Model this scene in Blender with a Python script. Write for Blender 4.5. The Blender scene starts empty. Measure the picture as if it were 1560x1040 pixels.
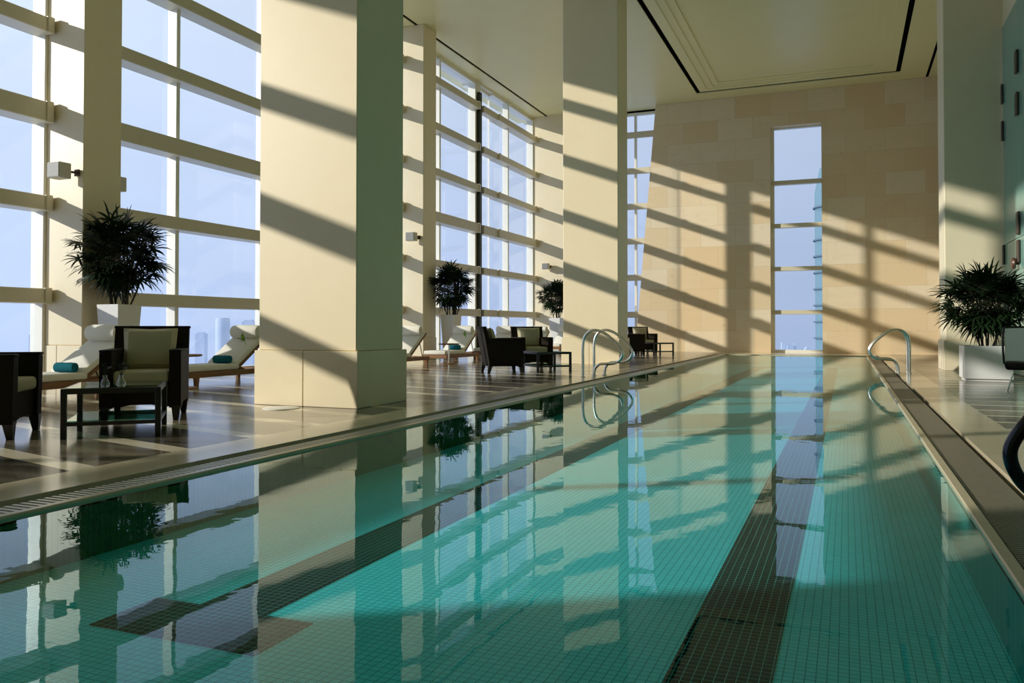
import bpy, bmesh, math, random
from mathutils import Vector, Matrix, Euler
random.seed(7)
S = bpy.context.scene
COL = S.collection
R = math.radians

# ---------------------------------------------------------------- mesh helpers
class MB:
    """collects shapes into one mesh"""
    def __init__(self):
        self.bm = bmesh.new(); self.mi = 0
    def _faces(self, fs, smooth=False):
        for f in fs:
            f.material_index = self.mi; f.smooth = smooth
    def box(self, x0, x1, y0, y1, z0, z1, bev=0, M=None, seg=1, smooth=False):
        n0 = set(self.bm.faces)
        m = Matrix.Translation(((x0+x1)/2, (y0+y1)/2, (z0+z1)/2)) @ Matrix.Diagonal((abs(x1-x0), abs(y1-y0), abs(z1-z0), 1))
        if M is not None: m = M @ m
        g = bmesh.ops.create_cube(self.bm, size=1.0, matrix=m)
        if bev:
            ed = list({e for v in g['verts'] for e in v.link_edges})
            bmesh.ops.bevel(self.bm, geom=ed, offset=bev, segments=seg, profile=0.5, affect='EDGES')
        self._faces([f for f in self.bm.faces if f not in n0], smooth)
        return self
    def hexa(self, pts, bev=0, seg=1, smooth=False):
        """8 corners: bottom 4 ccw, top 4 ccw"""
        n0 = set(self.bm.faces)
        v = [self.bm.verts.new(p) for p in pts]
        for q in ((3,2,1,0),(4,5,6,7),(0,1,5,4),(1,2,6,5),(2,3,7,6),(3,0,4,7)):
            self.bm.faces.new([v[i] for i in q])
        if bev:
            ed = list({e for a in v for e in a.link_edges})
            bmesh.ops.bevel(self.bm, geom=ed, offset=bev, segments=seg, profile=0.5, affect='EDGES')
        self._faces([f for f in self.bm.faces if f not in n0], smooth)
        return self
    def prism(self, poly, a0, a1, axis='y', smooth=False):
        """extrude a 2-D polygon along an axis; poly in (x,z) for y, (y,z) for x, (x,y) for z"""
        def P(p, a):
            return {'y': (p[0], a, p[1]), 'x': (a, p[0], p[1]), 'z': (p[0], p[1], a)}[axis]
        A = [self.bm.verts.new(P(p, a0)) for p in poly]; B = [self.bm.verts.new(P(p, a1)) for p in poly]
        fs = [self.bm.faces.new(A), self.bm.faces.new(B[::-1])]
        n = len(poly)
        for i in range(n):
            fs.append(self.bm.faces.new((A[i], B[i], B[(i+1) % n], A[(i+1) % n])))
        self._faces(fs, smooth)
        bmesh.ops.recalc_face_normals(self.bm, faces=fs)
        return self
    def tube(self, pts, r, n=10, cap=True):
        pts = [Vector(p) for p in pts]
        rs = r if isinstance(r, (list, tuple)) else [r]*len(pts)
        rings = []; up = None
        for i, p in enumerate(pts):
            t = (pts[min(i+1, len(pts)-1)] - pts[max(i-1, 0)]).normalized()
            if up is None:
                up = Vector((0,0,1)) if abs(t.z) < .9 else Vector((1,0,0))
            a = t.cross(up).normalized(); up = a.cross(t).normalized()
            rings.append([self.bm.verts.new(p + rs[i]*(math.cos(2*math.pi*k/n)*a + math.sin(2*math.pi*k/n)*up)) for k in range(n)])
        fs = []
        for A, B in zip(rings, rings[1:]):
            for k in range(n):
                fs.append(self.bm.faces.new((A[k], A[(k+1) % n], B[(k+1) % n], B[k])))
        self._faces(fs, True)
        if cap:
            c = [self.bm.faces.new(rings[0][::-1]), self.bm.faces.new(rings[-1])]
            self._faces(c, False); fs += c
        bmesh.ops.recalc_face_normals(self.bm, faces=fs)
        return self
    def lathe(self, prof, n=24, c=(0,0,0), smooth=True):
        rings = []
        for r, z in prof:
            rings.append([self.bm.verts.new((c[0]+max(r,1e-4)*math.cos(2*math.pi*k/n), c[1]+max(r,1e-4)*math.sin(2*math.pi*k/n), c[2]+z)) for k in range(n)])
        fs = []
        for A, B in zip(rings, rings[1:]):
            for k in range(n):
                fs.append(self.bm.faces.new((A[k], A[(k+1) % n], B[(k+1) % n], B[k])))
        fs.append(self.bm.faces.new(rings[0][::-1])); fs.append(self.bm.faces.new(rings[-1]))
        self._faces(fs, smooth)
        return self
    def xform(self, M):
        bmesh.ops.transform(self.bm, matrix=M, verts=self.bm.verts); return self
    def build(self, name, mats, parent=None, label=None, angle=35):
        me = bpy.data.meshes.new(name); self.bm.to_mesh(me); self.bm.free()
        for m in (mats if isinstance(mats, (list, tuple)) else [mats]): me.materials.append(m)
        if any(p.use_smooth for p in me.polygons):
            try: me.set_sharp_from_angle(angle=R(angle))
            except Exception: pass
        o = bpy.data.objects.new(name, me); COL.objects.link(o)
        if parent is not None: o.parent = parent
        if label: o['label'] = label
        return o

def smooth_path(pts, sub=8):
    pts = [Vector(p) for p in pts]; out = []
    for i in range(len(pts)-1):
        p0 = pts[max(i-1,0)]; p1 = pts[i]; p2 = pts[i+1]; p3 = pts[min(i+2, len(pts)-1)]
        for k in range(sub):
            t = k/sub
            out.append(0.5*((2*p1) + (-p0+p2)*t + (2*p0-5*p1+4*p2-p3)*t*t + (-p0+3*p1-3*p2+p3)*t**3))
    out.append(pts[-1]); return out

def tag(o, label=None, cat=None, group=None, kind=None):
    if label: o['label'] = label
    if cat: o['category'] = cat
    if group: o['group'] = group
    if kind: o['kind'] = kind
    return o
def empty(name, loc=(0,0,0), rz=0, **k):
    o = bpy.data.objects.new(name, None); COL.objects.link(o)
    o.location = loc; o.rotation_euler = (0,0,rz); o.empty_display_size = .1
    return tag(o, **k)
def copy_tree(o, parent=None):
    c = o.copy(); COL.objects.link(c)
    if parent is not None: c.parent = parent
    for ch in [x for x in bpy.data.objects if x.parent == o]: copy_tree(ch, c)
    return c
def place(o, loc, rz, label):
    o.location = loc; o.rotation_euler = (0,0,rz); o['label'] = label; return o

# ---------------------------------------------------------------- materials
class NT:
    def __init__(self, name):
        self.m = bpy.data.materials.new(name); self.m.use_nodes = True
        self.t = self.m.node_tree; self.t.nodes.clear()
        self.out = self.t.nodes.new('ShaderNodeOutputMaterial')
    def n(self, typ, **kw):
        nd = self.t.nodes.new(typ)
        for k, v in kw.items():
            if k in nd.inputs: 
                self.set(nd.inputs[k], v)
            else: setattr(nd, k, v)
        return nd
    def set(self, inp, v):
        if hasattr(v, 'is_output') or isinstance(v, bpy.types.NodeSocket): self.t.links.new(v, inp)
        else: inp.default_value = v
    def math(self, op, a, b=None, c=None):
        nd = self.t.nodes.new('ShaderNodeMath'); nd.operation = op
        for i, v in enumerate((a, b, c)):
            if v is not None: self.set(nd.inputs[i], v)
        return nd.outputs[0]
    def mix(self, f, a, b, blend='MIX'):
        nd = self.t.nodes.new('ShaderNodeMix'); nd.data_type = 'RGBA'; nd.blend_type = blend
        self.set(nd.inputs[0], f)
        self.set(nd.inputs[6], a if not isinstance(a, tuple) else (*a, 1)[:4]); self.set(nd.inputs[7], b if not isinstance(b, tuple) else (*b, 1)[:4])
        return nd.outputs[2]
    def coord(self, kind='Object'):
        return self.n('ShaderNodeTexCoord').outputs[kind]
    def xyz(self, kind='Object'):
        s = self.n('ShaderNodeSeparateXYZ'); self.t.links.new(self.coord(kind), s.inputs[0]); return s.outputs
    def noise(self, scale, detail=4, vec=None, rough=.5):
        nd = self.n('ShaderNodeTexNoise'); nd.inputs['Scale'].default_value = scale; nd.inputs['Detail'].default_value = detail; nd.inputs['Roughness'].default_value = rough
        self.t.links.new(vec if vec is not None else self.coord(), nd.inputs['Vector']); return nd.outputs['Fac']
    def mapping(self, vec, scale=(1,1,1), rot=(0,0,0), loc=(0,0,0)):
        nd = self.n('ShaderNodeMapping'); self.t.links.new(vec, nd.inputs[0])
        nd.inputs['Scale'].default_value = scale; nd.inputs['Rotation'].default_value = rot; nd.inputs['Location'].default_value = loc
        return nd.outputs[0]
    def ramp(self, f, stops):
        nd = self.n('ShaderNodeValToRGB'); self.t.links.new(f, nd.inputs[0]); e = nd.color_ramp.elements
        while len(e) < len(stops): e.new(.5)
        for i, (p, c) in enumerate(stops): e[i].position = p; e[i].color = (*c, 1) if len(c) == 3 else c
        return nd.outputs[0]
    def bump(self, h, strength=.2, dist=.01):
        nd = self.n('ShaderNodeBump'); nd.inputs['Strength'].default_value = strength; nd.inputs['Distance'].default_value = dist
        self.t.links.new(h, nd.inputs['Height']); return nd.outputs[0]
    def principled(self, color, rough=.5, metal=0, spec=.5, normal=None, **kw):
        p = self.n('ShaderNodeBsdfPrincipled')
        self.set(p.inputs['Base Color'], color if not isinstance(color, tuple) else (*color, 1)[:4])
        self.set(p.inputs['Roughness'], rough); p.inputs['Metallic'].default_value = metal
        p.inputs['Specular IOR Level'].default_value = spec
        if normal is not None: self.t.links.new(normal, p.inputs['Normal'])
        for k, v in kw.items(): self.set(p.inputs[k.replace('_', ' ')], v)
        self.t.links.new(p.outputs[0], self.out.inputs[0]); return self.m

def plain(name, c, rough=.5, metal=0, spec=.5, var=.06, scale=6, bump=0):
    t = NT(name); f = t.noise(scale)
    a = tuple(x*(1-var) for x in c); b = tuple(min(1, x*(1+var)) for x in c)
    nrm = t.bump(t.noise(scale*12), bump, .004) if bump else None
    return t.principled(t.mix(f, a, b), rough, metal, spec, nrm)

def schlick(t, f0, f1, pw=5.0):
    g = t.n('ShaderNodeNewGeometry'); d = t.n('ShaderNodeVectorMath'); d.operation = 'DOT_PRODUCT'
    t.t.links.new(g.outputs['Incoming'], d.inputs[0]); t.t.links.new(g.outputs['True Normal'], d.inputs[1])
    c = t.math('ABSOLUTE', d.outputs['Value'])
    return t.math('ADD', f0, t.math('MULTIPLY', f1, t.math('POWER', t.math('SUBTRACT', 1.0, c), pw)))

def glassy(name, tint, f0=.035, f1=.7, gloss=(1,1,1), rough=0.0, normal=None, pw=5.0):
    t = NT(name)
    a = t.n('ShaderNodeBsdfTransparent'); a.inputs[0].default_value = (*tint, 1)
    b = t.n('ShaderNodeBsdfGlossy'); b.inputs['Color'].default_value = (*gloss, 1); b.inputs['Roughness'].default_value = rough
    if normal: t.t.links.new(normal(t), b.inputs['Normal'])
    m = t.n('ShaderNodeMixShader'); t.t.links.new(schlick(t, f0, f1, pw), m.inputs[0])
    t.t.links.new(a.outputs[0], m.inputs[1]); t.t.links.new(b.outputs[0], m.inputs[2])
    t.t.links.new(m.outputs[0], t.out.inputs[0]); return t.m

STONE = (0.80, 0.70, 0.50)
def stone_column():
    t = NT('limestone_column')
    f = t.noise(1.3, 6, rough=.6); g = t.noise(9, 5)
    c = t.mix(f, (STONE[0]*.95, STONE[1]*.94, STONE[2]*.90), (STONE[0]*1.04, STONE[1]*1.04, STONE[2]*1.05))
    c = t.mix(t.math('MULTIPLY', g, .12), c, (.55,.45,.30))
    return t.principled(c, .42, 0, .4)
def stone_blocks():
    t = NT('limestone_blocks'); p = t.xyz()
    cv = t.n('ShaderNodeCombineXYZ'); t.t.links.new(p[0], cv.inputs[0]); t.t.links.new(p[2], cv.inputs[1])
    b = t.n('ShaderNodeTexBrick'); t.t.links.new(cv.outputs[0], b.inputs['Vector'])
    b.offset = .5; b.inputs['Scale'].default_value = 1; b.inputs['Brick Width'].default_value = 1.22; b.inputs['Row Height'].default_value = .76
    b.inputs['Mortar Size'].default_value = .004; b.inputs['Bias'].default_value = -.15
    b.inputs['Color1'].default_value = (.74,.58,.37,1); b.inputs['Color2'].default_value = (.82,.73,.57,1); b.inputs['Mortar'].default_value = (.55,.43,.28,1)
    vein = t.noise(2.2, 7, t.mapping(t.coord(), (.7,1,2.4)), .65)
    c = t.mix(t.math('MULTIPLY', vein, .42), b.outputs['Color'], (.60,.42,.22))
    blot = t.ramp(t.noise(4.5, 4), [(.62,(0,0,0)),(.75,(1,1,1))])
    c = t.mix(t.math('MULTIPLY', blot, .25), c, (.42,.27,.13))
    return t.principled(c, .45, 0, .35)
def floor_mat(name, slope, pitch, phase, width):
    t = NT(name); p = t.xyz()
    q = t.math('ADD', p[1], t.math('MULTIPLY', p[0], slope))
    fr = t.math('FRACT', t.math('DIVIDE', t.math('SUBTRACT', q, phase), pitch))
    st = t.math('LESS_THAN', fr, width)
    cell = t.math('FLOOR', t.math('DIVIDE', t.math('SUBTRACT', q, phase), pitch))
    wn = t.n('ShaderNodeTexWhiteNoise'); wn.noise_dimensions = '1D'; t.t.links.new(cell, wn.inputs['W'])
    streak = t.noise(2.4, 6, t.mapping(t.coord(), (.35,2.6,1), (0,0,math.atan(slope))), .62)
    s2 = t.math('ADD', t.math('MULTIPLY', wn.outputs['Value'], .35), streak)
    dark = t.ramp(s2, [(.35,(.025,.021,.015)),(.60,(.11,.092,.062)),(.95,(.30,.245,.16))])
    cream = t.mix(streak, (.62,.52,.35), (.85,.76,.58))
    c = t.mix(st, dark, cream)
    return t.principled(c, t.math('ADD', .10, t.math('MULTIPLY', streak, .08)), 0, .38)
def tile_mat(name, c1, c2, grout, pitch=.036, mort=.0022, rough=.3):
    t = NT(name)
    b = t.n('ShaderNodeTexBrick'); t.t.links.new(t.coord(), b.inputs['Vector'])
    b.offset = 0; b.inputs['Scale'].default_value = 1; b.inputs['Brick Width'].default_value = pitch; b.inputs['Row Height'].default_value = pitch
    b.inputs['Mortar Size'].default_value = mort; b.inputs['Mortar Smooth'].default_value = .1
    b.inputs['Color1'].default_value = (*c1,1); b.inputs['Color2'].default_value = (*c2,1); b.inputs['Mortar'].default_value = (*grout,1)
    return t.principled(b.outputs['Color'], .9, 0, 0)
def wicker():
    t = NT('dark_wicker'); w = t.n('ShaderNodeTexWave'); w.inputs['Scale'].default_value = 28; w.bands_direction = 'Z'
    t.t.links.new(t.coord(), w.inputs['Vector'])
    w2 = t.n('ShaderNodeTexWave'); w2.inputs['Scale'].default_value = 22; w2.bands_direction = 'DIAGONAL'; t.t.links.new(t.coord(), w2.inputs['Vector'])
    h = t.math('MULTIPLY', w.outputs['Fac'], w2.outputs['Fac'])
    return t.principled(t.mix(h, (.008,.006,.0045), (.045,.034,.023)), .6, 0, .1, t.bump(h, .5, .004))
def teak():
    t = NT('teak'); f = t.noise(6, 6, t.mapping(t.coord(), (6,.6,6)), .6)
    return t.principled(t.mix(f, (.13,.055,.02), (.34,.17,.07)), .45, 0, .4)

M = {}
M['column'] = stone_column(); M['blocks'] = stone_blocks()
M['plaster'] = plain('warm_plaster', (.82,.76,.43), .38, 0, .35, .03, 1.5)
M['slot'] = plain('slot_black', (.004,.004,.004), .9, 0, 0)
M['white_frame'] = plain('white_painted_frame', (.80,.78,.70), .35, 0, .5, .03)
M['transom'] = plain('beige_painted_transom', (.64,.58,.43), .38, 0, .5, .04)
M['bronze'] = plain('dark_bronze', (.035,.035,.018), .4, .5)
M['glass'] = glassy('window_glass', (.92,.945,.975), .03, .5)
M['clearglass'] = glassy('clear_glass', (.985,.99,.99), .03, .5)
M['finglass'] = glassy('blue_glass_fin', (.965,.98,.99), .02, .3)
M['vaseglass'] = glassy('vase_glass', (.90,.93,.93), .16, .8)
M['tableglass'] = glassy('green_table_glass', (.30,.62,.50), .06, .8)
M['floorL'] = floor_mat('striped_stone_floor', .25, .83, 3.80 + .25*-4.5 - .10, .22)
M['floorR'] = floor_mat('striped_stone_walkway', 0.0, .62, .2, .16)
M['border'] = plain('pale_stone_border', (.66,.56,.38), .14, 0, .4, .14, 2.5)
M['lip'] = plain('cream_stone_lip', (.55,.46,.30), .3, 0, .5, .12, 5)
M['grate'] = plain('grey_grating', (.21,.185,.135), .35, .2, .5, .1, 8)
M['gratepale'] = plain('pale_grating', (.52,.49,.41), .35, .1, .5, .08, 8)
M['drain'] = plain('wet_dark_channel', (.02,.018,.012), .25, 0, .5)
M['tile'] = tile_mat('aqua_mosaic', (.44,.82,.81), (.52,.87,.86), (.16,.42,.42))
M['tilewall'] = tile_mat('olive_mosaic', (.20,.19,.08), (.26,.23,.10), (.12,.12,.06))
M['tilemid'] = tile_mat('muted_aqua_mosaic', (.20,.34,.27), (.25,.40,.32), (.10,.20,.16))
M['lane'] = tile_mat('black_mosaic', (.010,.012,.010), (.022,.022,.018), (.40,.55,.46), mort=.0013)
def ripples(t):
    a = t.noise(2.2, 3, t.mapping(t.coord(), (1,.55,1))); b = t.noise(9, 2)
    return t.bump(t.math('ADD', a, t.math('MULTIPLY', b, .12)), .030, .05)
M['water'] = glassy('pool_water', (.35,.89,.93), .016, .97, gloss=(.84,.97,1.0), normal=ripples, pw=5.6)
M['wicker'] = wicker(); M['teak'] = teak()
M['darkwood'] = plain('espresso_wood', (.012,.009,.007), .3, 0, .5)
M['cushion'] = plain('cream_cushion_cloth', (.50,.45,.30), .85, 0, .2, .05, 30, .15)
M['mattress'] = plain('white_mattress_cloth', (.80,.77,.68), .85, 0, .2, .03, 20, .12)
M['steel'] = plain('polished_steel', (.86,.83,.76), .24, 1, .5, .02)
M['backlitsteel'] = plain('polished_steel_backlit', (.03,.032,.04), .18, 1, .5, .02)  # darkened copy of the steel, backlit look put into the base colour
M['planter'] = plain('white_planter', (.78,.77,.74), .3, 0, .5, .02)
M['soil'] = plain('dark_soil', (.03,.02,.012), .9, 0, .1, .4, 40)
M['leaf'] = plain('dark_palm_leaf', (.010,.024,.008), .45, 0, .25, .4, 5)
M['cane'] = plain('brown_cane', (.035,.028,.015), .7)
M['speaker'] = plain('pale_speaker_case', (.62,.58,.48), .45)
M['grille'] = plain('grey_speaker_grille', (.22,.22,.21), .6, .2, .5, .1, 60)
M['towel'] = plain('teal_towel', (.012,.13,.17), .9, 0, .1, .2, 30, .3)
M['lime'] = plain('lime_leaf', (.36,.55,.10), .5)
M['tealglass'] = plain('teal_backed_glass', (.22,.40,.34), .12, 0, .6, .03, .7)
M['fitting'] = plain('brown_metal_fitting', (.07,.05,.035), .4, .4)
M['knob'] = plain('brown_wood_knob', (.09,.035,.015), .4)
M['black'] = plain('black_plastic', (.008,.008,.009), .35)
M['greyback'] = plain('silver_grey_mesh', (.74,.76,.74), .35, 0)
M['rail'] = M['steel']
M['whitecap'] = plain('white_metal_cap', (.75,.73,.68), .4)
M['inlet'] = plain('brown_inlet', (.06,.04,.02), .5)
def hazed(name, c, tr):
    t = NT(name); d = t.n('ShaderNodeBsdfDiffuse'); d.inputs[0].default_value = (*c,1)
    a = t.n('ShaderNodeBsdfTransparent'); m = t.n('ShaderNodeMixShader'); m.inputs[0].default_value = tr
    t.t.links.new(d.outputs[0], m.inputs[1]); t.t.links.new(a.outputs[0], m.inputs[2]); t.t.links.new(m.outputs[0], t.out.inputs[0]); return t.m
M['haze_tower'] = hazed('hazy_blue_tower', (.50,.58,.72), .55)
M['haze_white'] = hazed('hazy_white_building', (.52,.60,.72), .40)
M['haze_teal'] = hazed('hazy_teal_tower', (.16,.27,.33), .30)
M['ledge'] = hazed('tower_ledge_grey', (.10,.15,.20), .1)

# ---------------------------------------------------------------- dimensions
CEIL = 9.15; HEAD = 9.08
XG = -11.55            # glass plane of the left facade
XP = -10.6             # inner face of the pilasters
YE = 30.0              # end wall
YB = -4.1             # wall behind
XR = 2.95              # right wall
PX0, PX1 = -3.72, .55  # pool lips (inner)
PY0, PY1 = .9, 27.7
DX0, DX1 = -4.05, .90  # deck edges
LEV = [1.37, 2.78, 4.17, 5.50, 6.86, 8.24]

def structure(o, label, cat): return tag(o, label, cat, kind='structure')

# ---------------------------------------------------------------- floor, ceiling, walls
b = MB()
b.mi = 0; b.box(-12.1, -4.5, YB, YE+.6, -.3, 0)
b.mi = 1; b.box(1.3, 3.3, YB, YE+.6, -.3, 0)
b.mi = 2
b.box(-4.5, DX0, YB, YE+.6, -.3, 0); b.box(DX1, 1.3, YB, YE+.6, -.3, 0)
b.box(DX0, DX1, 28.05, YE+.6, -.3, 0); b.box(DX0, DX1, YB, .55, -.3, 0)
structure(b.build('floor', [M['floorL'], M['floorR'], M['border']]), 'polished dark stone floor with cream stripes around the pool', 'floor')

b = MB()
Z0, Z1 = CEIL, CEIL+.35
for x0, x1 in ((-12.3,-10.88), (-10.78,-4.86), (1.66,2.46), (2.55,3.4)): b.box(x0, x1, YB-.2, YE+.6, Z0, Z1)
b.box(-4.86, 1.66, 29.12, YE+.6, Z0, Z1); b.box(-4.86, 1.66, YB-.2, -.4, Z0, Z1)
sx0, sx1, sy0, sy1 = -4.72, 1.52, -.3, 28.96
st = [0, .28, .5, .72]
for i in range(3):
    a, c = st[i], st[i+1]; z = CEIL+.005+.022*i
    b.box(sx0+a, sx0+c, sy0+a, sy1-a, z, Z1); b.box(sx1-c, sx1-a, sy0+a, sy1-a, z, Z1)
    b.box(sx0+c, sx1-c, sy1-c, sy1-a, z, Z1); b.box(sx0+c, sx1-c, sy0+a, sy0+c, z, Z1)
b.box(sx0+.72, sx1-.72, sy0+.72, sy1-.72, CEIL+.08, Z1)
b.mi = 1; b.box(-12.3, 3.4, YB-.2, YE+.6, Z1, Z1+.1)
for x0, x1 in ((-10.88,-10.78), (-4.86,-4.72), (1.52,1.66), (2.46,2.55)): b.box(x0, x1, YB-.2, YE+.6, CEIL+.03, Z1)
b.box(-4.72, 1.52, 28.96, 29.12, CEIL+.03, Z1)
structure(b.build('ceiling', [M['plaster'], M['slot']]), 'tall beige ceiling with a stepped recessed panel and black slots', 'ceiling')

# end wall: slanted left edge, slot window
def pw(pts, y0, y1, bb): bb.prism(pts, y0, y1, 'y')
b = MB()
def slx(z): return -7.32 + z*(.80/9.15)
WX0, WX1, WT = -2.47, -.77, 7.95
pw([(slx(0),0),(WX0,0),(WX0,WT),(slx(WT),WT)], YE, YE+.55, b)
pw([(WX1,0),(3.3,0),(3.3,WT),(WX1,WT)], YE, YE+.55, b)
pw([(slx(WT),WT),(3.3,WT),(3.3,CEIL),(slx(CEIL),CEIL)], YE, YE+.55, b)
structure(b.build('wall_end', M['blocks']), 'sunlit limestone block wall at the far end of the pool', 'wall')
b = MB(); b.box(-11.60, -10.0, YE, YE+.55, 0, CEIL)
structure(b.build('wall_end_corner', M['column']), 'narrow pale wall between the left facade and the far corner window', 'wall')
b = MB(); b.box(-12.3, 3.4, YB-.3, YB, -.3, CEIL)
structure(b.build('wall_back', M['plaster']), 'plain wall closing the hall behind the viewer', 'wall')
b = MB(); b.box(XR, XR+.4, 20.2, YE+.6, -.3, CEIL); b.box(XR+.02, XR+.4, YB, 20.2, 6.98, CEIL)
structure(b.build('wall_right', M['column']), 'shaded stone wall on the right above the teal glass', 'wall')

# right glass wall with fittings
gw = empty('glass_partition', (0,0,0)); structure(gw, 'tall teal glass partition along the right walkway with brown fittings', 'glass wall')
ys = [YB, 1.2, 3.9, 6.6, 9.3, 12.0, 14.7, 17.4, 19.02]
for i in range(len(ys)-1):
    for z0, z1 in ((.02, 2.55), (2.56, 6.96)):
        MB().box(XR, XR+.03, ys[i]+.006, ys[i+1]-.006, z0, z1, .003).build('glass_panel', M['tealglass'], gw)
MB().box(XR+.032, XR+.06, YB, 19.02, 0, 7.0).build('backing_frame', M['bronze'], gw)
for y in ys[4:-1]:
    for z in (2.30, 2.82, 5.02, 5.80):
        MB().box(XR-.05, XR+.0, y-.09, y+.09, z-.22, z+.20, .012).build('patch_fitting', M['fitting'], gw)
for z in (2.35, 4.85, 5.6):
    MB().box(XR-.04, XR+.0, 18.9, 19.0, z-.2, z+.2, .01).build('hinge', M['fitting'], gw)
kb = MB(); kb.lathe([(.03,0),(.03,.05),(.10,.06),(.11,.09),(.09,.12),(.02,.125)], 20).xform(Matrix.Translation((XR,17.5,2.08)) @ Matrix.Rotation(-math.pi/2, 4, 'Y'))
kb.build('round_knob', M['knob'], gw)

# pilasters and columns
def column(name, x0, x1, y0, y1, label, plinth=.035, ph=.63, seam=None):
    b = MB(); b.box(x0, x1, y0, y1, ph if plinth else 0, CEIL, .012)
    o = b.build(name, M['column'])
    if plinth:
        b = MB()
        xm = (x0+x1)/2 - .02
        b.box(x0-plinth, xm-.003, y0-plinth, y1+plinth, 0, ph, .006); b.box(xm+.003, x1+plinth, y0-plinth, y1+plinth, 0, ph, .006)
        b.box(x0, x1, y0, y1, 0, ph-.01)
        b.build('plinth', M['column'], o)
    return structure(o, label, 'column')
column('column', -6.36, -5.02, 7.72, 8.74, 'big square limestone column between the armchairs and the pool edge')
column('column', -6.45, -5.06, 19.06, 19.98, 'square limestone column behind the steel handrails')
column('column', 1.89, XR+.1, 19.06, 20.2, 'square limestone pillar behind the low white planter')
for y0, y1, lab in ((-4.1,-3.4,'stone pilaster beside the viewer, out at the near end of the facade'),
                    (8.89,9.58,'stone pilaster behind the nearest tall potted palm'),
                    (19.54,20.28,'stone pilaster behind the middle tall potted palm')):
    column('pilaster', -11.60, XP, y0, y1, lab, .012, .62)

# facade head and sill strips, outside of gap
b = MB(); b.box(-11.9, -11.42, YB, YE, HEAD, CEIL); b.box(-11.9, -11.45, YB, YE, 0, .06)
structure(b.build('trim_1', M['white_frame']), 'pale head and sill strips along the left window wall', 'trim')

# ---------------------------------------------------------------- left facade windows
def frame_window(name, y0, y1, mull, label, jn=.06):
    w = empty(name, (XG, y0, 0)); structure(w, label, 'window')
    inv = Matrix.Translation((-XG, -y0, 0))
    b = MB(); b.box(XG-.06, -11.38 if jn > .05 else XG-.02, y0, y0+(jn if jn > .05 else .012), 0, HEAD); b.box(XG-.1, -11.38, y1-.05, y1, 0, HEAD, .006)
    b.box(XG-.08, -11.42, y0, y1, 0, .10); b.box(XG-.08, -11.42, y0, y1, HEAD-.06, HEAD)
    b.xform(inv).build('frame', M['white_frame'], w)
    MB().box(XG-.04, -11.37, mull-.045, mull+.045, 0, HEAD, .008).xform(inv).build('mullion', M['white_frame'], w)
    for i, z in enumerate(LEV):
        h = .15 if i == 2 else .112
        b = MB(); b.box(XG-.03, -11.20, y0+.02, y1-.02, z-h, z+h, .012)
        t = b.xform(inv).build('transom', M['transom'], w)
        b = MB()
        for ye in (y0+.10, y1-.10): b.box(-11.24, -11.175, ye-.06, ye+.06, z-h-.012, z+h+.012, .01)
        b.xform(inv).build('end_bracket', M['transom'], t)
    MB().box(XG-.006, XG+.006, y0+.02, y1-.02, .05, HEAD-.03).xform(inv).build('pane', M['glass'], w)
    return w
frame_window('window_1', -3.40, 2.90, -.30, 'nearest left window bay, beside the viewer')
frame_window('window_2', 4.68, 8.89, 6.95, 'left window just before the nearest pilaster, cut by the photo edge', .03)
frame_window('window_3', 9.58, 14.06, 11.54, 'left window behind the nearest tall potted palm')
frame_window('window_4', 16.0, 19.54, 17.7, 'left window hidden behind the big column', .03)
frame_window('window_5', 20.28, 24.62, 22.02, 'left window behind the middle tall potted palm')
frame_window('window_6', 26.12, 30.0, 27.42, 'last left window before the far corner wall', .03)
# glass gaps between each pair of windows
def gap_bay(name, y0, y1, label):
    w = empty(name, (-11.9, y0, 0)); structure(w, label, 'window')
    inv = Matrix.Translation((11.9, -y0, 0))
    MB().box(-11.42, -11.28, y0+.10, y0+.27, 0, 8.75, .01).xform(inv).build('bronze_post', M['bronze'], w)
    b = MB(); b.box(-11.64, -11.40, y0, y0+.40, 0, HEAD, .01); b.box(-11.9, -11.55, y0, y1, HEAD-.1, HEAD)
    b.xform(inv).build('frame', M['white_frame'], w)
    MB().box(-11.62, -11.608, y0+.40, y1-.02, 0, HEAD-.1).xform(inv).build('pane', M['clearglass'], w)
    for i, z in enumerate(LEV):
        h = .15 if i == 2 else .112
        MB().box(-11.50, -11.24, y0+.36, y1-.01, z-h, z+h, .01).xform(inv).build('transom', M['transom'], w)
    MB().box(-12.0, -11.66, y1-.10, y1-.088, 0, HEAD-.1).xform(inv).build('fin', M['finglass'], w)
gap_bay('window_7', 2.90, 4.68, 'recessed glass strip between the two nearest left windows')
gap_bay('window_8', 14.06, 16.0, 'recessed glass strip hidden behind the big column')
gap_bay('window_9', 24.62, 26.12, 'bright recessed glass strip with a dark bronze post before the last left window')

# end windows
w = empty('window_10', (WX0, YE+.4, 0)); structure(w, 'tall slot window in the far end wall above the lane line', 'window')
inv = Matrix.Translation((-WX0, -(YE+.4), 0))
b = MB(); b.box(WX0, WX0+.12, YE+.25, YE+.45, 0, WT); b.box(WX0, WX1, YE+.3, YE+.45, 0, .1); b.box(WX0, WX1, YE+.3, YE+.45, WT-.05, WT)
b.xform(inv).build('frame', M['white_frame'], w)
for z in (1.42, 2.95, 4.47, 5.99):
    MB().box(WX0+.03, WX1-.01, YE+.22, YE+.44, z-.075, z+.075, .008).xform(inv).build('transom', M['transom'], w)
MB().box(WX0+.02, WX1-.01, YE+.40, YE+.412, .05, WT-.03).xform(inv).build('pane', M['glass'], w)
EX0, EX1 = -10.0, -6.3
w = empty('window_11', (EX0, YE+.5, 0)); structure(w, 'narrow corner window beside the slanted edge of the end wall', 'window')
inv = Matrix.Translation((-EX0, -(YE+.5), 0))
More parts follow.
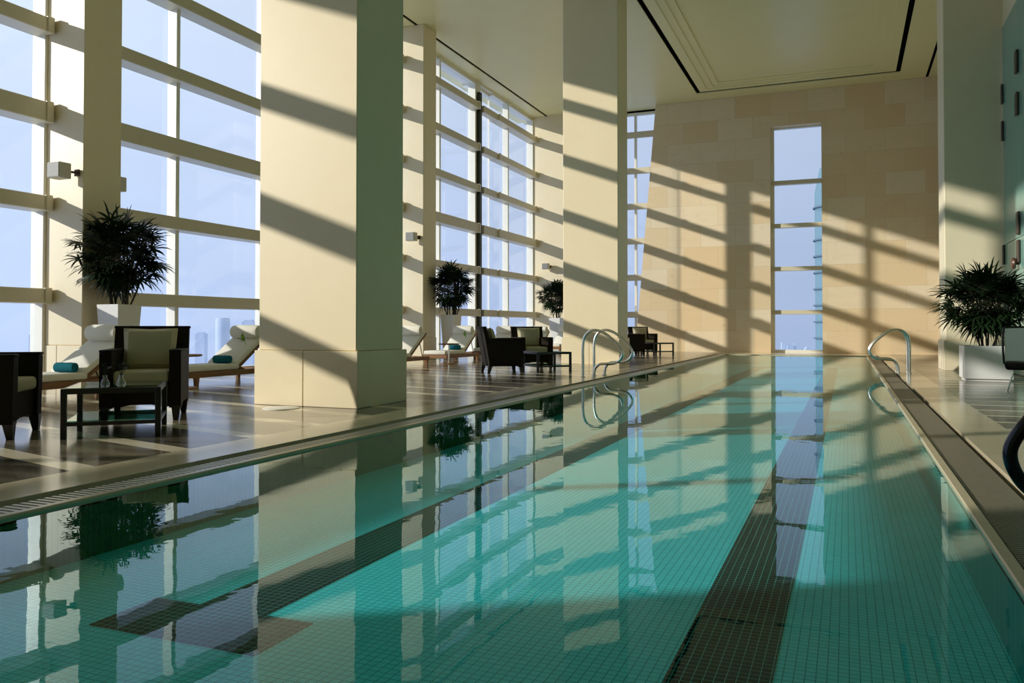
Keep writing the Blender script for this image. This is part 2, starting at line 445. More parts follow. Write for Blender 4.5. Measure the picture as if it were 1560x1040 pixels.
b = MB(); b.box(EX0, EX0+.12, YE+.1, YE+.6, 0, HEAD); b.box(EX0, EX1, YE+.56, YE+.7, 0, .1); b.box(EX0, EX1, YE+.56, YE+.7, HEAD-.1, CEIL)
b.xform(inv).build('frame', M['white_frame'], w)
for x in (-8.75, -7.43): MB().box(x-.045, x+.045, YE+.58, YE+.7, 0, HEAD, .006).xform(inv).build('mullion', M['white_frame'], w)
for z in LEV: MB().box(EX0+.1, EX1, YE+.56, YE+.68, z-.115, z+.115, .008).xform(inv).build('transom', M['transom'], w)
MB().box(EX0, EX1, YE+.70, YE+.712, .05, HEAD-.03).xform(inv).build('pane', M['glass'], w)
b = MB(); b.box(EX1, 3.4, YE+.56, YE+.8, WT+.05, CEIL+.3); b.box(-12, EX1, YE+.56, YE+.8, HEAD, CEIL+.3)
structure(b.build('trim_2', M['white_frame']), 'lintel strip closing the end wall to the ceiling', 'trim')

# ---------------------------------------------------------------- pool
PZ = -.32; WZ = -.018
b = MB()
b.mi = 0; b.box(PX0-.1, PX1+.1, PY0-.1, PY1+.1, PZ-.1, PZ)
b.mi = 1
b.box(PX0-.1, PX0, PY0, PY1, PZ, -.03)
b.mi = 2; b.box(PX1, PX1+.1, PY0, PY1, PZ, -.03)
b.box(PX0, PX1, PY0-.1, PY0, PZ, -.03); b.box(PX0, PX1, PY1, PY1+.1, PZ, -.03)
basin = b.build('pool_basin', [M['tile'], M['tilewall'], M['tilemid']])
structure(basin, 'long swimming pool basin lined with aqua mosaic tiles', 'pool')
for cx in (-2.46, -.42):
    b = MB(); w2 = .175
    b.box(cx-w2, cx+w2, 2.82, 25.9, PZ, PZ+.004); yb = 2.46 if cx < -1 else 2.16
    b.box(cx-w2, cx+w2, yb+.3, 2.9, PZ, PZ+.0041); b.box(cx-.42, cx+.42, yb, yb+.36, PZ, PZ+.004); b.box(cx-.42, cx+.42, 25.9, 26.26, PZ, PZ+.004)
    b.build('lane_line', M['lane'], basin)
def disc(x, y, z, axis, r=.07):
    b = MB(); b.lathe([(r,0),(r,.008),(r*.6,.012),(.001,.012)], 18)
    rot = {'x': Matrix.Rotation(math.pi/2,4,'Y'), '-y': Matrix.Rotation(math.pi/2,4,'X')}[axis]
    b.xform(Matrix.Translation((x,y,z)) @ rot); return b.build('wall_inlet', M['inlet'], basin)
for x in (-1.95,-1.68,-1.40): disc(x, PY1, -.09, '-y', .05)
for y in (6.25, 6.62): disc(PX0, y, -.075, 'x', .05)
b = MB(); b.box(PX0, PX1, PY0, PY1, WZ-.001, WZ)
bm2 = bmesh.new(); bm2.free(); b.bm.free()
b = MB(); vs = [b.bm.verts.new(p) for p in ((PX0,PY0,WZ),(PX1,PY0,WZ),(PX1,PY1,WZ),(PX0,PY1,WZ))]; b.bm.faces.new(vs)
structure(b.build('pool_water', M['water']), 'calm teal water surface reflecting columns and windows', 'water')
# lips, channels, gratings
b = MB()
LW = .055
b.box(PX0-LW, PX0, PY0-LW, PY1+LW, -.05, 0, .006); b.box(PX1, PX1+LW, PY0-LW, PY1+LW, -.05, 0, .006)
b.box(PX0, PX1, PY1, PY1+LW, -.05, 0, .006); b.box(PX0, PX1, PY0-LW, PY0, -.05, 0, .006)
structure(b.build('trim_3', M['lip']), 'cream stone lip around the pool water', 'trim')
b = MB()
b.box(DX0, PX0-LW, PY0-.35, 28.05, -.3, -.09); b.box(PX1+LW, DX1, PY0-.35, 28.05, -.3, -.09)
b.box(PX0-LW, PX1+LW, PY1+LW, 28.05, -.3, -.09); b.box(PX0-LW, PX1+LW, PY0-.35, PY0-LW, -.3, -.09)
structure(b.build('trim_4', M['drain']), 'dark overflow channel around the pool', 'trim')
b = MB(); y = PY0-.3
while y < 28.0:
    b.box(DX0+.11, PX0-LW-.004, y, y+.024, -.03, -.004); y += .045
structure(b.build('trim_5', M['gratepale']), 'slatted overflow grating along the left pool edge', 'grating')
b = MB(); y = PY0-.3
while y < 28.0:
    b.box(PX1+LW+.008, DX1-.045, y, y+.022, -.035, -.012); y += .034
structure(b.build('trim_6', M['grate']), 'slatted overflow grating along the right pool edge', 'grating')
b = MB(); x = PX0
while x < PX1:
    b.box(x, x+.022, PY1+LW+.008, 28.0, -.045, -.022); x += .036
structure(b.build('trim_7', M['grate']), 'slatted overflow grating across the far end of the pool', 'grating')
b = MB(); b.lathe([(.20,0),(.20,.006),(.19,.010),(.001,.010)], 36)
o = b.build('floor_cap', M['whitecap']); o.location = (-5.80, 7.42, 0)
tag(o, 'flat round pale cap set in the floor before the big column', 'floor cap')

# ---------------------------------------------------------------- armchairs
def rbox(x0,x1,y0,y1,z0,z1,bev,M_=None): return MB().box(x0,x1,y0,y1,z0,z1,bev,M_,3,True)
def pillow(w, h, t, n=10):
    """soft cushion in local xz (w along y, h along z, thickness x)"""
    b = MB(); grid = {}
    for s in (1,-1):
        for i in range(n+1):
            for j in range(n+1):
                u, v = 2*i/n-1, 2*j/n-1
                edge = (1-u**4)*(1-v**4)
                k = 1-.06*(u*u*(1-v*v)*0+ (1-abs(u))*v*v*.9 + (1-abs(v))*u*u*.9)
                if (i in (0,n) or j in (0,n)) and s == -1: grid[s,i,j] = grid[1,i,j]; continue
                grid[s,i,j] = b.bm.verts.new((s*t/2*edge**.45, u*w/2*k, v*h/2*k))
    fs = []
    for s in (1,-1):
        for i in range(n):
            for j in range(n):
                q = [grid[s,i,j], grid[s,i+1,j], grid[s,i+1,j+1], grid[s,i,j+1]]
                fs.append(b.bm.faces.new(q if s == 1 else q[::-1]))
    b._faces(fs, True); return b
def make_armchair():
    r = empty('armchair', label='x', cat='armchair', group='dark wicker armchairs on the left deck')
    W = .39
    # seat base with arched apron (front = +x)
    b = MB(); b.prism([(-.27,.36),(-.27,.13),(-.2,.13),(-.1,.15),(.1,.15),(.2,.13),(.27,.13),(.27,.36)], -.31, .345, 'x')
    b.build('seat_base', M['wicker'], r)
    for s in (-1,1):
        y0, y1 = (s*.275, s*W)
        ya, yb = min(y0,y1), max(y0,y1)
        b = MB(); b.prism([(-.36,.13),(-.28,.13),(-.18,.165),(.18,.165),(.28,.12),(.375,.12),(.385,.64),(.37,.67),(-.36,.67)], ya, yb, 'y')
        b.build('arm', M['wicker'], r)
        MB().box(-.37, .392, ya-.004, yb+.004, .655, .682, .01, None, 2, True).build('arm_cap', M['wicker'], r)
    # curved raked backrest
    b = MB()
    outer = [(-.34,.13),(-.375,.3),(-.41,.5),(-.455,.72),(-.50,.90)]
    inner = [(-.425,.905),(-.37,.72),(-.315,.5),(-.29,.3),(-.28,.13)]
    b.prism(outer+inner, -.385, .385, 'y'); b.build('backrest', M['wicker'], r)
    MB().box(-.51,-.415,-.395,.395,.885,.912,.01,None,2,True).build('top_rail', M['wicker'], r)
    for x, y in ((.335,.34),(.335,-.34),(-.33,.34),(-.33,-.34)):
        sx = .012 if x > 0 else -.03
        b = MB(); b.hexa([(x+sx-.025,y-.025,0),(x+sx+.025,y-.025,0),(x+sx+.025,y+.025,0),(x+sx-.025,y+.025,0),
                          (x-.045,y-.045,.14),(x+.045,y-.045,.14),(x+.045,y+.045,.14),(x-.045,y+.045,.14)])
        b.build('leg', M['darkwood'], r)
    rbox(-.27,.375,-.268,.268,.362,.475,.035).build('seat_cushion', M['cushion'], r, 'cream seat cushion')
    b = pillow(.56, .44, .17); b.xform(Matrix.Translation((-.255,0,.675)) @ Matrix.Rotation(R(-14),4,'Y'))
    b.build('back_cushion', M['cushion'], r, 'plump cream back cushion')
    return r
def make_table():
    r = empty('coffee_table', label='x', cat='table', group='low glass tables beside the armchairs')
    a, c = .37, .43; L = .045
    for sx in (-1,1):
        for sy in (-1,1):
            x, y = sx*(a-L/2), sy*(c-L/2)
            MB().box(x-L/2,x+L/2,y-L/2,y+L/2,0,.405,.004).build('leg', M['darkwood'], r)
    for nm, z0, z1 in (('top_frame',.36,.405),('shelf_frame',.105,.135)):
        b = MB()
        for s in (-1,1):
            b.box(-a+L, a-L, s*(c-L/2)-.016, s*(c-L/2)+.016, z0, z1, .003); b.box(s*(a-L/2)-.016, s*(a-L/2)+.016, -c+L, c-L, z0, z1, .003)
        b.build(nm, M['darkwood'], r)
    MB().box(-a+.03,a-.03,-c+.03,c-.03,.398,.408,.002).build('glass_top', M['tableglass'], r, 'green tinted glass top')
    MB().box(-a+.03,a-.03,-c+.03,c-.03,.136,.144,.002).build('glass_shelf', M['tableglass'], r, 'green tinted glass shelf')
    return r
ac = make_armchair(); tb = make_table()
SETS = [(0,0),(.17,10.40),(.17,20.85)]
labA = ['dark wicker armchair facing the viewer behind the nearest glass table, left of the big column',
        'dark wicker armchair with cream cushions facing the pool, just left of the handrail column',
        'farthest dark wicker armchair with visible cream back cushion, before the end wall']
labB = ['dark wicker armchair cut off by the photo edge beside the nearest glass table',
        'dark wicker armchair seen from behind its side, tan lit back, in the middle seating group',
        'far dark wicker armchair half hidden behind the handrail column, before the end wall']
labT = ['low dark table with green glass top holding two bud vases, nearest the viewer',
        'low dark glass table between the middle armchairs and the steel handrails',
        'small far low table beside the armchairs before the end wall']
for i, (dx, dy) in enumerate(SETS):
    A = ac if i == 0 else copy_tree(ac)
    B = copy_tree(ac)
    T = tb if i == 0 else copy_tree(tb)
    place(A, (-6.50+dx, 6.20+dy, 0), R(-52), labA[i])
    place(B, (-6.66+dx*1.7, 4.62+dy, 0), R(36), labB[i])
    A.scale = B.scale = (.93,.93,1)
    place(T, (-5.82+dx, 5.24+dy, 0), R(42), labT[i])

# bud vases on the near table
def make_vase():
    r = empty('bud_vase', label='x', cat='vase', group='small glass bud vases on the nearest table')
    MB().lathe([(.022,0),(.034,.006),(.036,.03),(.024,.055),(.015,.075),(.018,.095)], 18).build('bottle', M['vaseglass'], r)
    b = MB()
    for k in range(5):
        a = k*1.26; b.tube(smooth_path([(0,0,.01),(.004*math.cos(a),.004*math.sin(a),.09),(.028*math.cos(a),.028*math.sin(a),.14+.01*k)],4), .0022, 5)
        tip = Vector((.03*math.cos(a), .03*math.sin(a), .145+.01*k))
        for q in range(4):
            d = Vector((math.cos(a+q), math.sin(a+q), .5)).normalized()*.03; s = Vector((-d.y,d.x,0)).normalized()*.007
            v = [b.bm.verts.new(p) for p in (tip, tip+d*.5+s, tip+d, tip+d*.5-s)]; b.bm.faces.new(v)
    b.build('sprig', M['leaf'], r); return r
v1 = make_vase(); v2 = copy_tree(v1)
place(v1, (-5.66,4.97,.408), 0, 'small glass bud vase with sprig on the nearest table, closer to the table corner')
place(v2, (-5.57,5.05,.408), 1.1, 'second small glass bud vase with sprig, toward the table middle')

# ---------------------------------------------------------------- loungers (head toward +y), origin on floor below the middle
def make_lounger():
    r = empty('sun_lounger', label='x', cat='sun lounger', group='teak sun loungers along the left windows')
    W = .33; L0, H, L1 = -1.0, .12, .95
    b = MB()
    for s in (-1,1): b.box(s*W-.022, s*W+.022, L0, L1, .12, .205, .008)
    b.box(-W, W, L0, L0+.045, .12, .205, .008); b.box(-W, W, L1-.045, L1, .12, .205, .008)
    for k in range(10): y = L0+.10+k*.105; b.box(-W+.02, W-.02, y, y+.07, .182, .202)
    b.build('frame', M['teak'], r)
    for x in (-W,W):
        for y in (L0+.16, L1-.10):
            MB().hexa([(x-.022,y-.03,0),(x+.022,y-.03,0),(x+.022,y+.03,0),(x-.022,y+.03,0),(x-.024,y-.045,.13),(x+.024,y-.045,.13),(x+.024,y+.045,.13),(x-.024,y+.045,.13)]).build('leg', M['teak'], r)
    ang = R(34); Mx = Matrix.Translation((0,H,.205)) @ Matrix.Rotation(ang,4,'X')
    b = MB()
    for s in (-1,1): b.box(s*(W-.045)-.018, s*(W-.045)+.018, 0, .95, -.005, .04, .006)
    b.box(-W+.04, W-.04, .91, .95, -.005, .04, .006)
    for k in range(8): b.box(-W+.05, W-.05, .05+k*.107, .12+k*.107, .02, .036)
    b.xform(Mx).build('backrest_frame', M['teak'], r)
    for s in (-1,1):
        p = Mx @ Vector((s*(W-.08), .62, 0)); MB().tube([p, (s*(W-.08), .80, .16)], .010, 6).build('prop', M['bronze'], r)
    b = MB(); b.box(-W+.02, W-.02, L0+.02, H+.03, .206, .305, .03, None, 3, True)
    b.build('mattress', M['mattress'], r)
    b = MB(); b.box(-W+.02, W-.02, .02, .93, .045, .125, .03, Mx, 3, True); b.build('back_mattress', M['mattress'], r)
    b = MB(); n = 14; pts = [Mx @ Vector((x, .80, .20)) for x in (-.29,-.27,-.2,0,.2,.27,.29)]
    b.tube(pts, [.07,.105,.118,.12,.118,.105,.07], 18); b.build('head_roll', M['mattress'], r)
    return r
lg = make_lounger()
LX = -9.55
heads = [5.75, 8.62, 11.52, 14.40, 17.25, 20.10, 23.05, 25.95, 28.85]
labL = {1: 'teak lounger with white mattress and teal towel, behind the nearest dark armchair',
        2: 'teak lounger with teal towel and lime sprig between nearest armchair and big column',
        3: 'teak lounger whose foot end shows just left of the big column',
        4: 'teak lounger whose raised back peeks out right of the big column',
        5: 'teak lounger with teal towel and lime sprig before the middle tall potted palm',
        6: 'teak lounger partly behind the side-facing armchair of the middle group',
        7: 'teak lounger hidden behind the middle armchairs',
        8: 'teak lounger with white back showing just left of the handrail column'}
first = True; LZ = {}
for i in range(1, 9):
    o = lg if first else copy_tree(lg); first = False
    place(o, (LX, heads[i]-.92, 0), 0, labL[i]); LZ[i] = o
# towels and sprigs
def make_towel():
    b = MB(); pr = []
    for k in range(60):
        a = k*.42; rr = .065-.0008*k
        pr.append((rr*math.cos(a), rr*math.sin(a)))
    b.tube([(x,0,0) for x in (-.15,-.145,-.08,0,.08,.145,.15)], [.045,.062,.066,.064,.066,.062,.045], 16)
    o = b.build('rolled_towel', M['towel']); return tag(o, 'x', 'towel', 'teal towels rolled on the loungers')
tw = make_towel()
for k, (i, lab) in enumerate(((1,'rolled teal towel on the lounger behind the nearest dark armchair'),(2,'rolled teal towel on the lounger left of the big column'),(5,'rolled teal towel on the lounger before the middle tall palm'))):
    o = tw if k == 0 else copy_tree(tw)
    place(o, (LX+.08, heads[i]-.92-.0, .372), R(8), lab)
def make_sprig():
    b = MB()
    for k in range(11):
        a = k*.62; d = Vector((.25+.5*math.sin(a)*.6, -.62, .55+.6*math.cos(a*1.7))).normalized()
        l = .10+.05*(k%3); s = d.cross(Vector((0,0,1))).normalized()*.02; p = Vector((0,0,0)); u = Vector((.0,-.03,.02))
        v = [b.bm.verts.new(q) for q in (p, p+d*l*.5+s+u, p+d*l, p+d*l*.5-s+u)]; b.bm.faces.new(v)
    b.tube([(0,.03,-.06),(0,0,0)], .006, 6)
    o = b.build('lime_sprig', M['lime']); return tag(o, 'x', 'leaf sprig', 'lime sprigs on the loungers')
sp = make_sprig()
for k, (i, lab) in enumerate(((2,'lime green leaf sprig on the lounger left of the big column'),(5,'lime green leaf sprig on the lounger before the middle tall palm'))):
    o = sp if k == 0 else copy_tree(sp)
    place(o, (LX+.18, heads[i]-.92+.42, .66), 0, lab)
# side tables
def make_side():
    r = empty('side_table', label='x', cat='side table', group='round side tables between the loungers')
    MB().lathe([(.02,.465),(.235,.468),(.26,.478),(.26,.492),(.25,.5),(.001,.5)], 32).build('top', M['teak'], r, 'round teak top')
    MB().lathe([(.016,.015),(.016,.468)], 12).build('pole', M['steel'], r)
    MB().lathe([(.20,0),(.20,.012),(.19,.02),(.02,.03)], 32).build('base', M['teak'], r)
    return r
sd = make_side()
for k, (y, lab) in enumerate(((6.42,'round side table whose edge shows right of the cut-off armchair'),
                              (9.42,'round teak side table right of the nearest armchair with cushions'),
                              (18.05,'round teak side table just right of the big column'),
                              (21.0,'round side table left of the middle side-facing armchair'))):
    o = sd if k == 0 else copy_tree(sd)
    place(o, (-9.0, y-.15, 0), 0, lab)

# ---------------------------------------------------------------- potted palms
def palm(root, base_z, half, crown, ncane, nfan, seed, lim=(9,9), leaf=.30):
    rnd = random.Random(seed)
    cb = MB(); fb = MB()
    cz, rx, rz = crown
    canes = []
    for k in range(ncane):
        a = rnd.uniform(0, 6.283); r0 = rnd.uniform(.03, half*.55); r1 = rnd.uniform(.1, rx*.55)
        p0 = Vector((r0*math.cos(a), r0*math.sin(a), base_z)); p1 = Vector((r1*math.cos(a), r1*math.sin(a), cz+rnd.uniform(-.1,.6)*rz))
        mid = (p0+p1)/2 + Vector((rnd.uniform(-.04,.04), rnd.uniform(-.04,.04), 0)); pts = smooth_path([p0, mid, p1], 5)
        cb.tube(pts, .014, 6); canes.append(pts)
    for k in range(nfan):
        # point in the crown
        while True:
            q = Vector((rnd.uniform(-1,1), rnd.uniform(-1,1), rnd.uniform(-1,1)))
            if .25 < q.length < 1: break
        c = Vector((q.x*rx*.78, q.y*rx*.78, cz+q.z*rz*.80))
        pts = rnd.choice(canes); src = pts[rnd.randrange(len(pts)//2, len(pts))]
        cb.tube([src, (src+c)/2+Vector((0,0,.04)), c], .0045, 4, False)
        out = Vector((q.x, q.y, q.z*.8+.15))
        if out.length < .01: out = Vector((0,0,1))
        out.normalize()
        side = out.cross(Vector((0,0,1)))
        side = side.normalized() if side.length > .05 else Vector((1,0,0))
        side = (Matrix.Rotation(rnd.uniform(-.6,.6), 3, out) @ side)
        nl = rnd.randint(7,10)
        for j in range(nl):
            th = (j/(nl-1)-.5)*R(rnd.uniform(190,230)); d = (out*math.cos(th) + side*math.sin(th)).normalized()
            l = leaf*rnd.uniform(.75,1.15)*(1-.22*abs(th)/2); wd = rnd.uniform(.013,.021)
            wv = d.cross(out.cross(side)).normalized()*wd
            prev = None; p = c.copy(); dd = d.copy()
            for s in range(5):
                ww = wv*(.5,1,1,.75,.08)[s]; p.x = min(p.x, lim[0]-.02); p.y = min(p.y, lim[1]-.02)
                cur = (fb.bm.verts.new(p+ww), fb.bm.verts.new(p-ww))
                if prev: fb.bm.faces.new((prev[0], prev[1], cur[1], cur[0]))
                prev = cur; dd = (dd + Vector((0,0,-.17*s*.55))).normalized(); p = p + dd*l/4
    cb.build('canes', M['cane'], root); fb.build('foliage', M['leaf'], root)
def tall_pot(root):
    b = MB(); a, c, h = .155, .22, 1.24; n = .028
    b.hexa([(-a,-a,0),(a,-a,0),(a,a,0),(-a,a,0),(-c,-c,h),(c,-c,h),(c,c,h),(-c,c,h)], .006)
    for f in list(b.bm.faces):
        if f.normal.z > .9 and f.calc_center_median().z > h-.02:
            g = bmesh.ops.inset_region(b.bm, faces=[f], thickness=n)
            bmesh.ops.translate(b.bm, verts=f.verts, vec=(0,0,-.06)); break
    b.build('planter', M['planter'], root, 'tall tapered white planter')
    MB().box(-c+.035,c-.035,-c+.035,c-.035,h-.075,h-.05).build('soil', M['soil'], root)
for k, (x, y, rz, lab) in enumerate(((-10.22,9.22,0,'tall white planter with dark fan palm behind the nearest armchair'),
                              (-10.2,20.42,0,'tall white planter with dark fan palm left of the bronze post, at mid distance'),
                              (-10.15,29.2,0,'tall white planter with dark fan palm half hidden behind the handrail column'))):
    r = empty('potted_palm', (x,y,0), rz, label=lab, cat='potted plant', group='tall potted palms by the windows')
    tall_pot(r); palm(r, 1.17, .28, (2.02,.78,.66), 11, 165, 11+k, lim=(9, .68 if k == 2 else 9))
# low white planter on the right
r = empty('planter_palm', (2.18,15.93,0), label='low square white planter with bushy dark fan palm before the right pillar', cat='potted plant')
b = MB(); b.box(-.36,.36,-.34,.34,.03,.585,.008); b.box(-.33,.33,-.31,.31,0,.03)
for f in list(b.bm.faces):
    if f.normal.z > .9 and f.calc_center_median().z > .58 and f.calc_area() > .2:
        bmesh.ops.inset_region(b.bm, faces=[f], thickness=.03); bmesh.ops.translate(b.bm, verts=f.verts, vec=(0,0,-.06)); break
b.build('planter', M['planter'], r, 'low white square planter')
MB().box(-.325,.325,-.305,.305,.50,.535).build('soil', M['soil'], r)
palm(r, .53, .30, (1.33,.84,.58), 13, 170, 5, lim=(.72,9), leaf=.34)

# ---------------------------------------------------------------- handrails (profile p toward pool, z)
def make_rail(s, r=.025):
    prof = [(0,0),(0,.25),(0,.55),(.03,.72),(.12,.82),(.24,.845),(.40,.79),(.58,.65),(.69,.52),(.725,.42),(.67,.31),(.55,.255),(.42,.25),(.30,.235),(.23,.17),(.205,.08),(.20,0)]
    rt = empty('pool_handrail', label='x', cat='handrail', group='curved steel pool handrails')
    MB().tube(smooth_path([(s*p,0,z) for p,z in prof], 6), r, 14).build('tube', M['rail'], rt)
    for p in (0,.20):
        MB().lathe([(.045,0),(.045,.008),(.03,.018),(.022,.02)], 18, (s*p,0,0)).build('flange', M['steel'], rt)
    return rt
rl = make_rail(1); place(rl, (-4.38,14.05,0), 0, 'left-side steel pool handrail nearer the viewer, before the column')
o = copy_tree(rl); place(o, (-4.38,14.75,0), 0, 'left-side steel pool handrail farther from the viewer, before the column')
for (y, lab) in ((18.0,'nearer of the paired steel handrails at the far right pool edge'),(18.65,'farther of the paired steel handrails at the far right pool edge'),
                 (3.5,'large steel handrail curve painted dark as if backlit, cut off by the right photo edge')):
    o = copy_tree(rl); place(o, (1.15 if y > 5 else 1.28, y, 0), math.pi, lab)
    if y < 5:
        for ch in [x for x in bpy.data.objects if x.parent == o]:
            ch.material_slots[0].link = 'OBJECT'; ch.material_slots[0].material = M['backlitsteel']  # near rail swaps to the steel with its backlit darkness painted in

# ---------------------------------------------------------------- wall speakers
def make_speaker():
    r = empty('wall_speaker', label='x', cat='speaker', group='small pale box speakers on the pilasters')
    MB().box(-.13,.13,-.33,-.13,-.115,.115,.006).build('case', M['speaker'], r)
    MB().box(-.12,.12,-.338,-.328,-.105,.105,.003).build('grille', M['grille'], r, 'grey front grille')
    b = MB(); b.tube([(.05,-.14,0),(.09,-.07,.0),(.10,0,0)], .018, 8); b.box(.05,.15,-.02,0,-.05,.05,.004); b.build('bracket', M['fitting'], r)
    return r
spk = make_speaker(); place(spk, (-10.81,8.877,3.22), 0, 'box speaker on the lit face of the nearest pilaster')
for loc, rz, lab in (((-10.99,9.593,3.22), math.pi, 'box speaker peeking from behind the nearest pilaster above the palm'),
                     ((-10.83,19.527,3.33), 0, 'box speaker on the pilaster right of the big column'),
                     ((-10.78,29.999,3.25), 0, 'box speaker on the pale corner wall left of the handrail column')):
    o = copy_tree(spk); place(o, loc, rz, lab)

# ---------------------------------------------------------------- chair at the right edge
r = empty('mesh_chair', (2.30,13.1,0), R(79), label='black framed chair with silver grey back at the right photo edge', cat='chair')
b = MB(); path = smooth_path([(-.24,-.27,.40),(-.29,-.28,.62),(-.32,-.27,.86),(-.325,-.22,.895),(-.325,0,.90),(-.325,.22,.895),(-.32,.27,.86),(-.29,.28,.62),(-.24,.27,.40)], 5)
b.tube(path, .014, 8); b.build('back_frame', M['black'], r)
b = MB(); b.hexa([(-.26,-.26,.44),(-.235,-.26,.44),(-.235,.26,.44),(-.26,.26,.44),(-.33,-.255,.885),(-.31,-.255,.885),(-.31,.255,.885),(-.33,.255,.885)], .004)
b.build('backrest', M['greyback'], r, 'silver grey back panel')
b = MB(); b.hexa([(-.22,-.25,.31),(.20,-.25,.34),(.20,.25,.34),(-.22,.25,.31),(-.27,-.28,.42),(.26,-.27,.43),(.26,.27,.43),(-.27,.28,.42)], .03, 3, True)
b.build('seat', M['black'], r)
for x, y in ((-.2,-.2),(-.2,.2),(.2,-.2),(.2,.2)):
    MB().tube([(x*.75,y*.75,.34),(x*1.25,y*1.25,.0)], .008, 8).build('leg', M['steel'], r)

# ---------------------------------------------------------------- hazy city outside
def tower(name, x0px, x1px, ytop, d, mat, label, rnd=False, depth=None):
    def pt(px):
        u = (px-780)/1245; return Vector((u*d*CY - d*SY, u*d*SY + d*CY, 0))
    a, c = pt(x0px), pt(x1px); w = (c-a).length; ctr = (a+c)/2; top = .9+(498-ytop)*d/1245
    b = MB()
    if rnd: b.lathe([(w/2,-160-0),(w/2,top-w*.12),(w*.42,top),(.01,top)], 24)
    else:
        b.box(-w/2,w/2,-w/2,w/2,-160,top*.0+top-w*.15); b.box(-w*.35,w*.35,-w*.35,w*.35,top-w*.15,top)
    o = b.build(name, mat); o.location = (ctr.x, ctr.y, 0); o.rotation_euler = (0,0,PSI if not rnd else 0)
    return tag(o, label, 'building', 'hazy city buildings outside')
PSI = math.atan2(510,1245); CY, SY = math.cos(PSI), math.sin(PSI)
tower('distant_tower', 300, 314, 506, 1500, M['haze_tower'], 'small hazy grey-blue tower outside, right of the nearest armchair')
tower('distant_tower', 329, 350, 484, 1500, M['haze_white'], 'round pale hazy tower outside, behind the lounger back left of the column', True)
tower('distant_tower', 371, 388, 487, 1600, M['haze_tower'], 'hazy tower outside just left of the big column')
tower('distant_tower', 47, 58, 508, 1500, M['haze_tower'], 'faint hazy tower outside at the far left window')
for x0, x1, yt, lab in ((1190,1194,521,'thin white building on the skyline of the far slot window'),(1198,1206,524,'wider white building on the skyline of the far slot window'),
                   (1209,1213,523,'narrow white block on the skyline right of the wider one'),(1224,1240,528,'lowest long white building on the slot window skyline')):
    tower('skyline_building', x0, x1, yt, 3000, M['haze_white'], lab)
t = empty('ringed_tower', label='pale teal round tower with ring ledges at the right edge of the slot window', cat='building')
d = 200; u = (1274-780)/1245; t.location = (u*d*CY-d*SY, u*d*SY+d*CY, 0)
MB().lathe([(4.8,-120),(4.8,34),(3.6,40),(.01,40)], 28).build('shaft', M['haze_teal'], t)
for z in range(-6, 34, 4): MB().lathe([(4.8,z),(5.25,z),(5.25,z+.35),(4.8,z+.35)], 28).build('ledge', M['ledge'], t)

# ---------------------------------------------------------------- light
sun = bpy.data.lights.new('sun', 'SUN'); sun.energy = 4.6; sun.angle = R(.8); sun.color = (1.0,.93,.80)
so = bpy.data.objects.new('sun', sun); COL.objects.link(so)
sd_ = Vector((1, .655, -.375)).normalized()
so.rotation_euler = sd_.to_track_quat('-Z', 'Y').to_euler(); so.location = (-30,-20,15)

W = bpy.data.worlds.new('World'); S.world = W; W.use_nodes = True
nt = W.node_tree; nt.nodes.clear()
out = nt.nodes.new('ShaderNodeOutputWorld'); bg = nt.nodes.new('ShaderNodeBackground'); nt.links.new(bg.outputs[0], out.inputs[0])
tc = nt.nodes.new('ShaderNodeTexCoord'); sp_ = nt.nodes.new('ShaderNodeSeparateXYZ'); nt.links.new(tc.outputs['Generated'], sp_.inputs[0])
def wm(op, a, b_):
    nd = nt.nodes.new('ShaderNodeMath'); nd.operation = op
    for i, v in enumerate((a, b_)):
        if isinstance(v, (int, float)): nd.inputs[i].default_value = v
        else: nt.links.new(v, nd.inputs[i])
    return nd.outputs[0]
rp = nt.nodes.new('ShaderNodeValToRGB'); e = rp.color_ramp.elements
nt.links.new(wm('ADD', wm('MULTIPLY', sp_.outputs[2], .5), .5), rp.inputs[0])
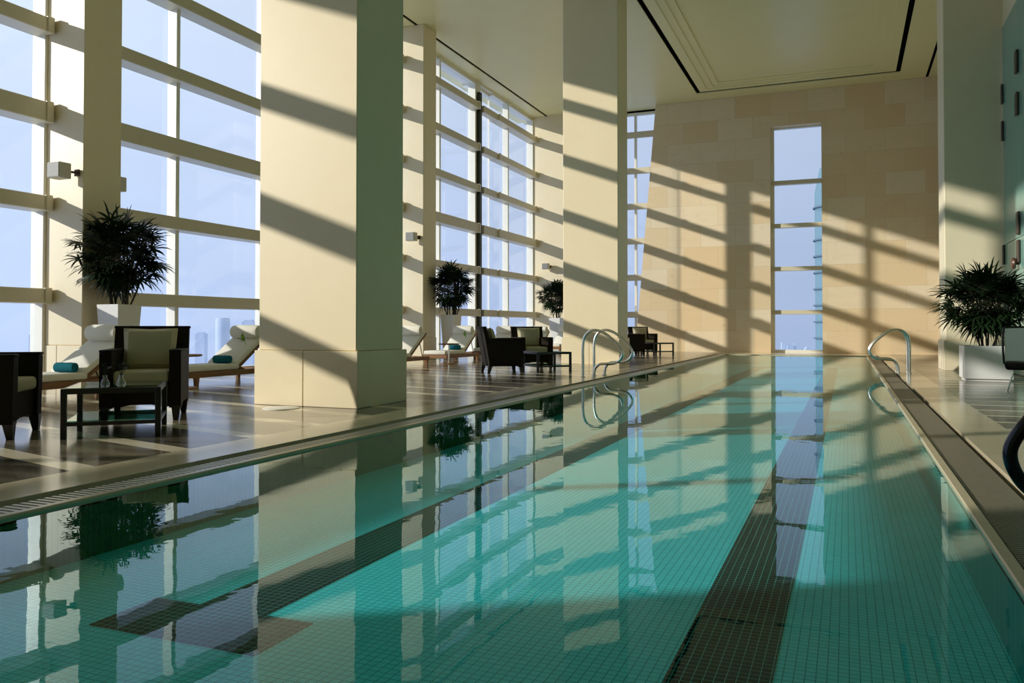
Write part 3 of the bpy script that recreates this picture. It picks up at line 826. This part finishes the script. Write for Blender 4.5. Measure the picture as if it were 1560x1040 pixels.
e[0].position = .46; e[0].color = (.50,.62,.90,1); e[1].position = .72; e[1].color = (.76,.85,.99,1)
# brighter toward the sun side
az = wm('ADD', wm('MULTIPLY', sp_.outputs[0], -.8), wm('MULTIPLY', sp_.outputs[1], -.52))
f = wm('ADD', .92, wm('MULTIPLY', az, .32))
ns = nt.nodes.new('ShaderNodeTexNoise'); ns.inputs['Scale'].default_value = 3.0; ns.inputs['Detail'].default_value = 5
mp = nt.nodes.new('ShaderNodeMapping'); mp.inputs['Scale'].default_value = (1,1,3); nt.links.new(tc.outputs['Generated'], mp.inputs[0]); nt.links.new(mp.outputs[0], ns.inputs['Vector'])
f = wm('MULTIPLY', f, wm('ADD', .9, wm('MULTIPLY', ns.outputs['Fac'], .2)))
mx = nt.nodes.new('ShaderNodeMix'); mx.data_type = 'RGBA'; mx.blend_type = 'MULTIPLY'; mx.inputs[0].default_value = 1
nt.links.new(rp.outputs[0], mx.inputs[6])
cb_ = nt.nodes.new('ShaderNodeCombineXYZ'); [nt.links.new(f, cb_.inputs[i]) for i in range(3)]
nt.links.new(cb_.outputs[0], mx.inputs[7]); nt.links.new(mx.outputs[2], bg.inputs[0]); bg.inputs[1].default_value = 1.08

# ---------------------------------------------------------------- camera
F = 1245.0; PITCH = R(1.0)
cam = bpy.data.cameras.new('camera'); co = bpy.data.objects.new('camera', cam); COL.objects.link(co)
cam.sensor_width = 36; cam.lens = 36*F/1560; cam.clip_start = .05; cam.clip_end = 6000
co.location = (0,0,.9); co.rotation_euler = (math.pi/2+PITCH, 0, PSI)
cam.shift_y = -((520-498) + F*math.tan(PITCH))/1560
S.camera = co

S.view_settings.view_transform = 'Standard'; S.view_settings.look = 'None'
S.view_settings.gamma = 1; S.view_settings.exposure = 0.12; S.view_settings.use_curve_mapping = False
S.cycles.use_denoising = True
S.cycles.max_bounces = 14; S.cycles.diffuse_bounces = 7; S.cycles.glossy_bounces = 6; S.cycles.transparent_max_bounces = 24
S.cycles.caustics_reflective = False; S.cycles.caustics_refractive = False
S.cycles.sample_clamp_indirect = 4.0
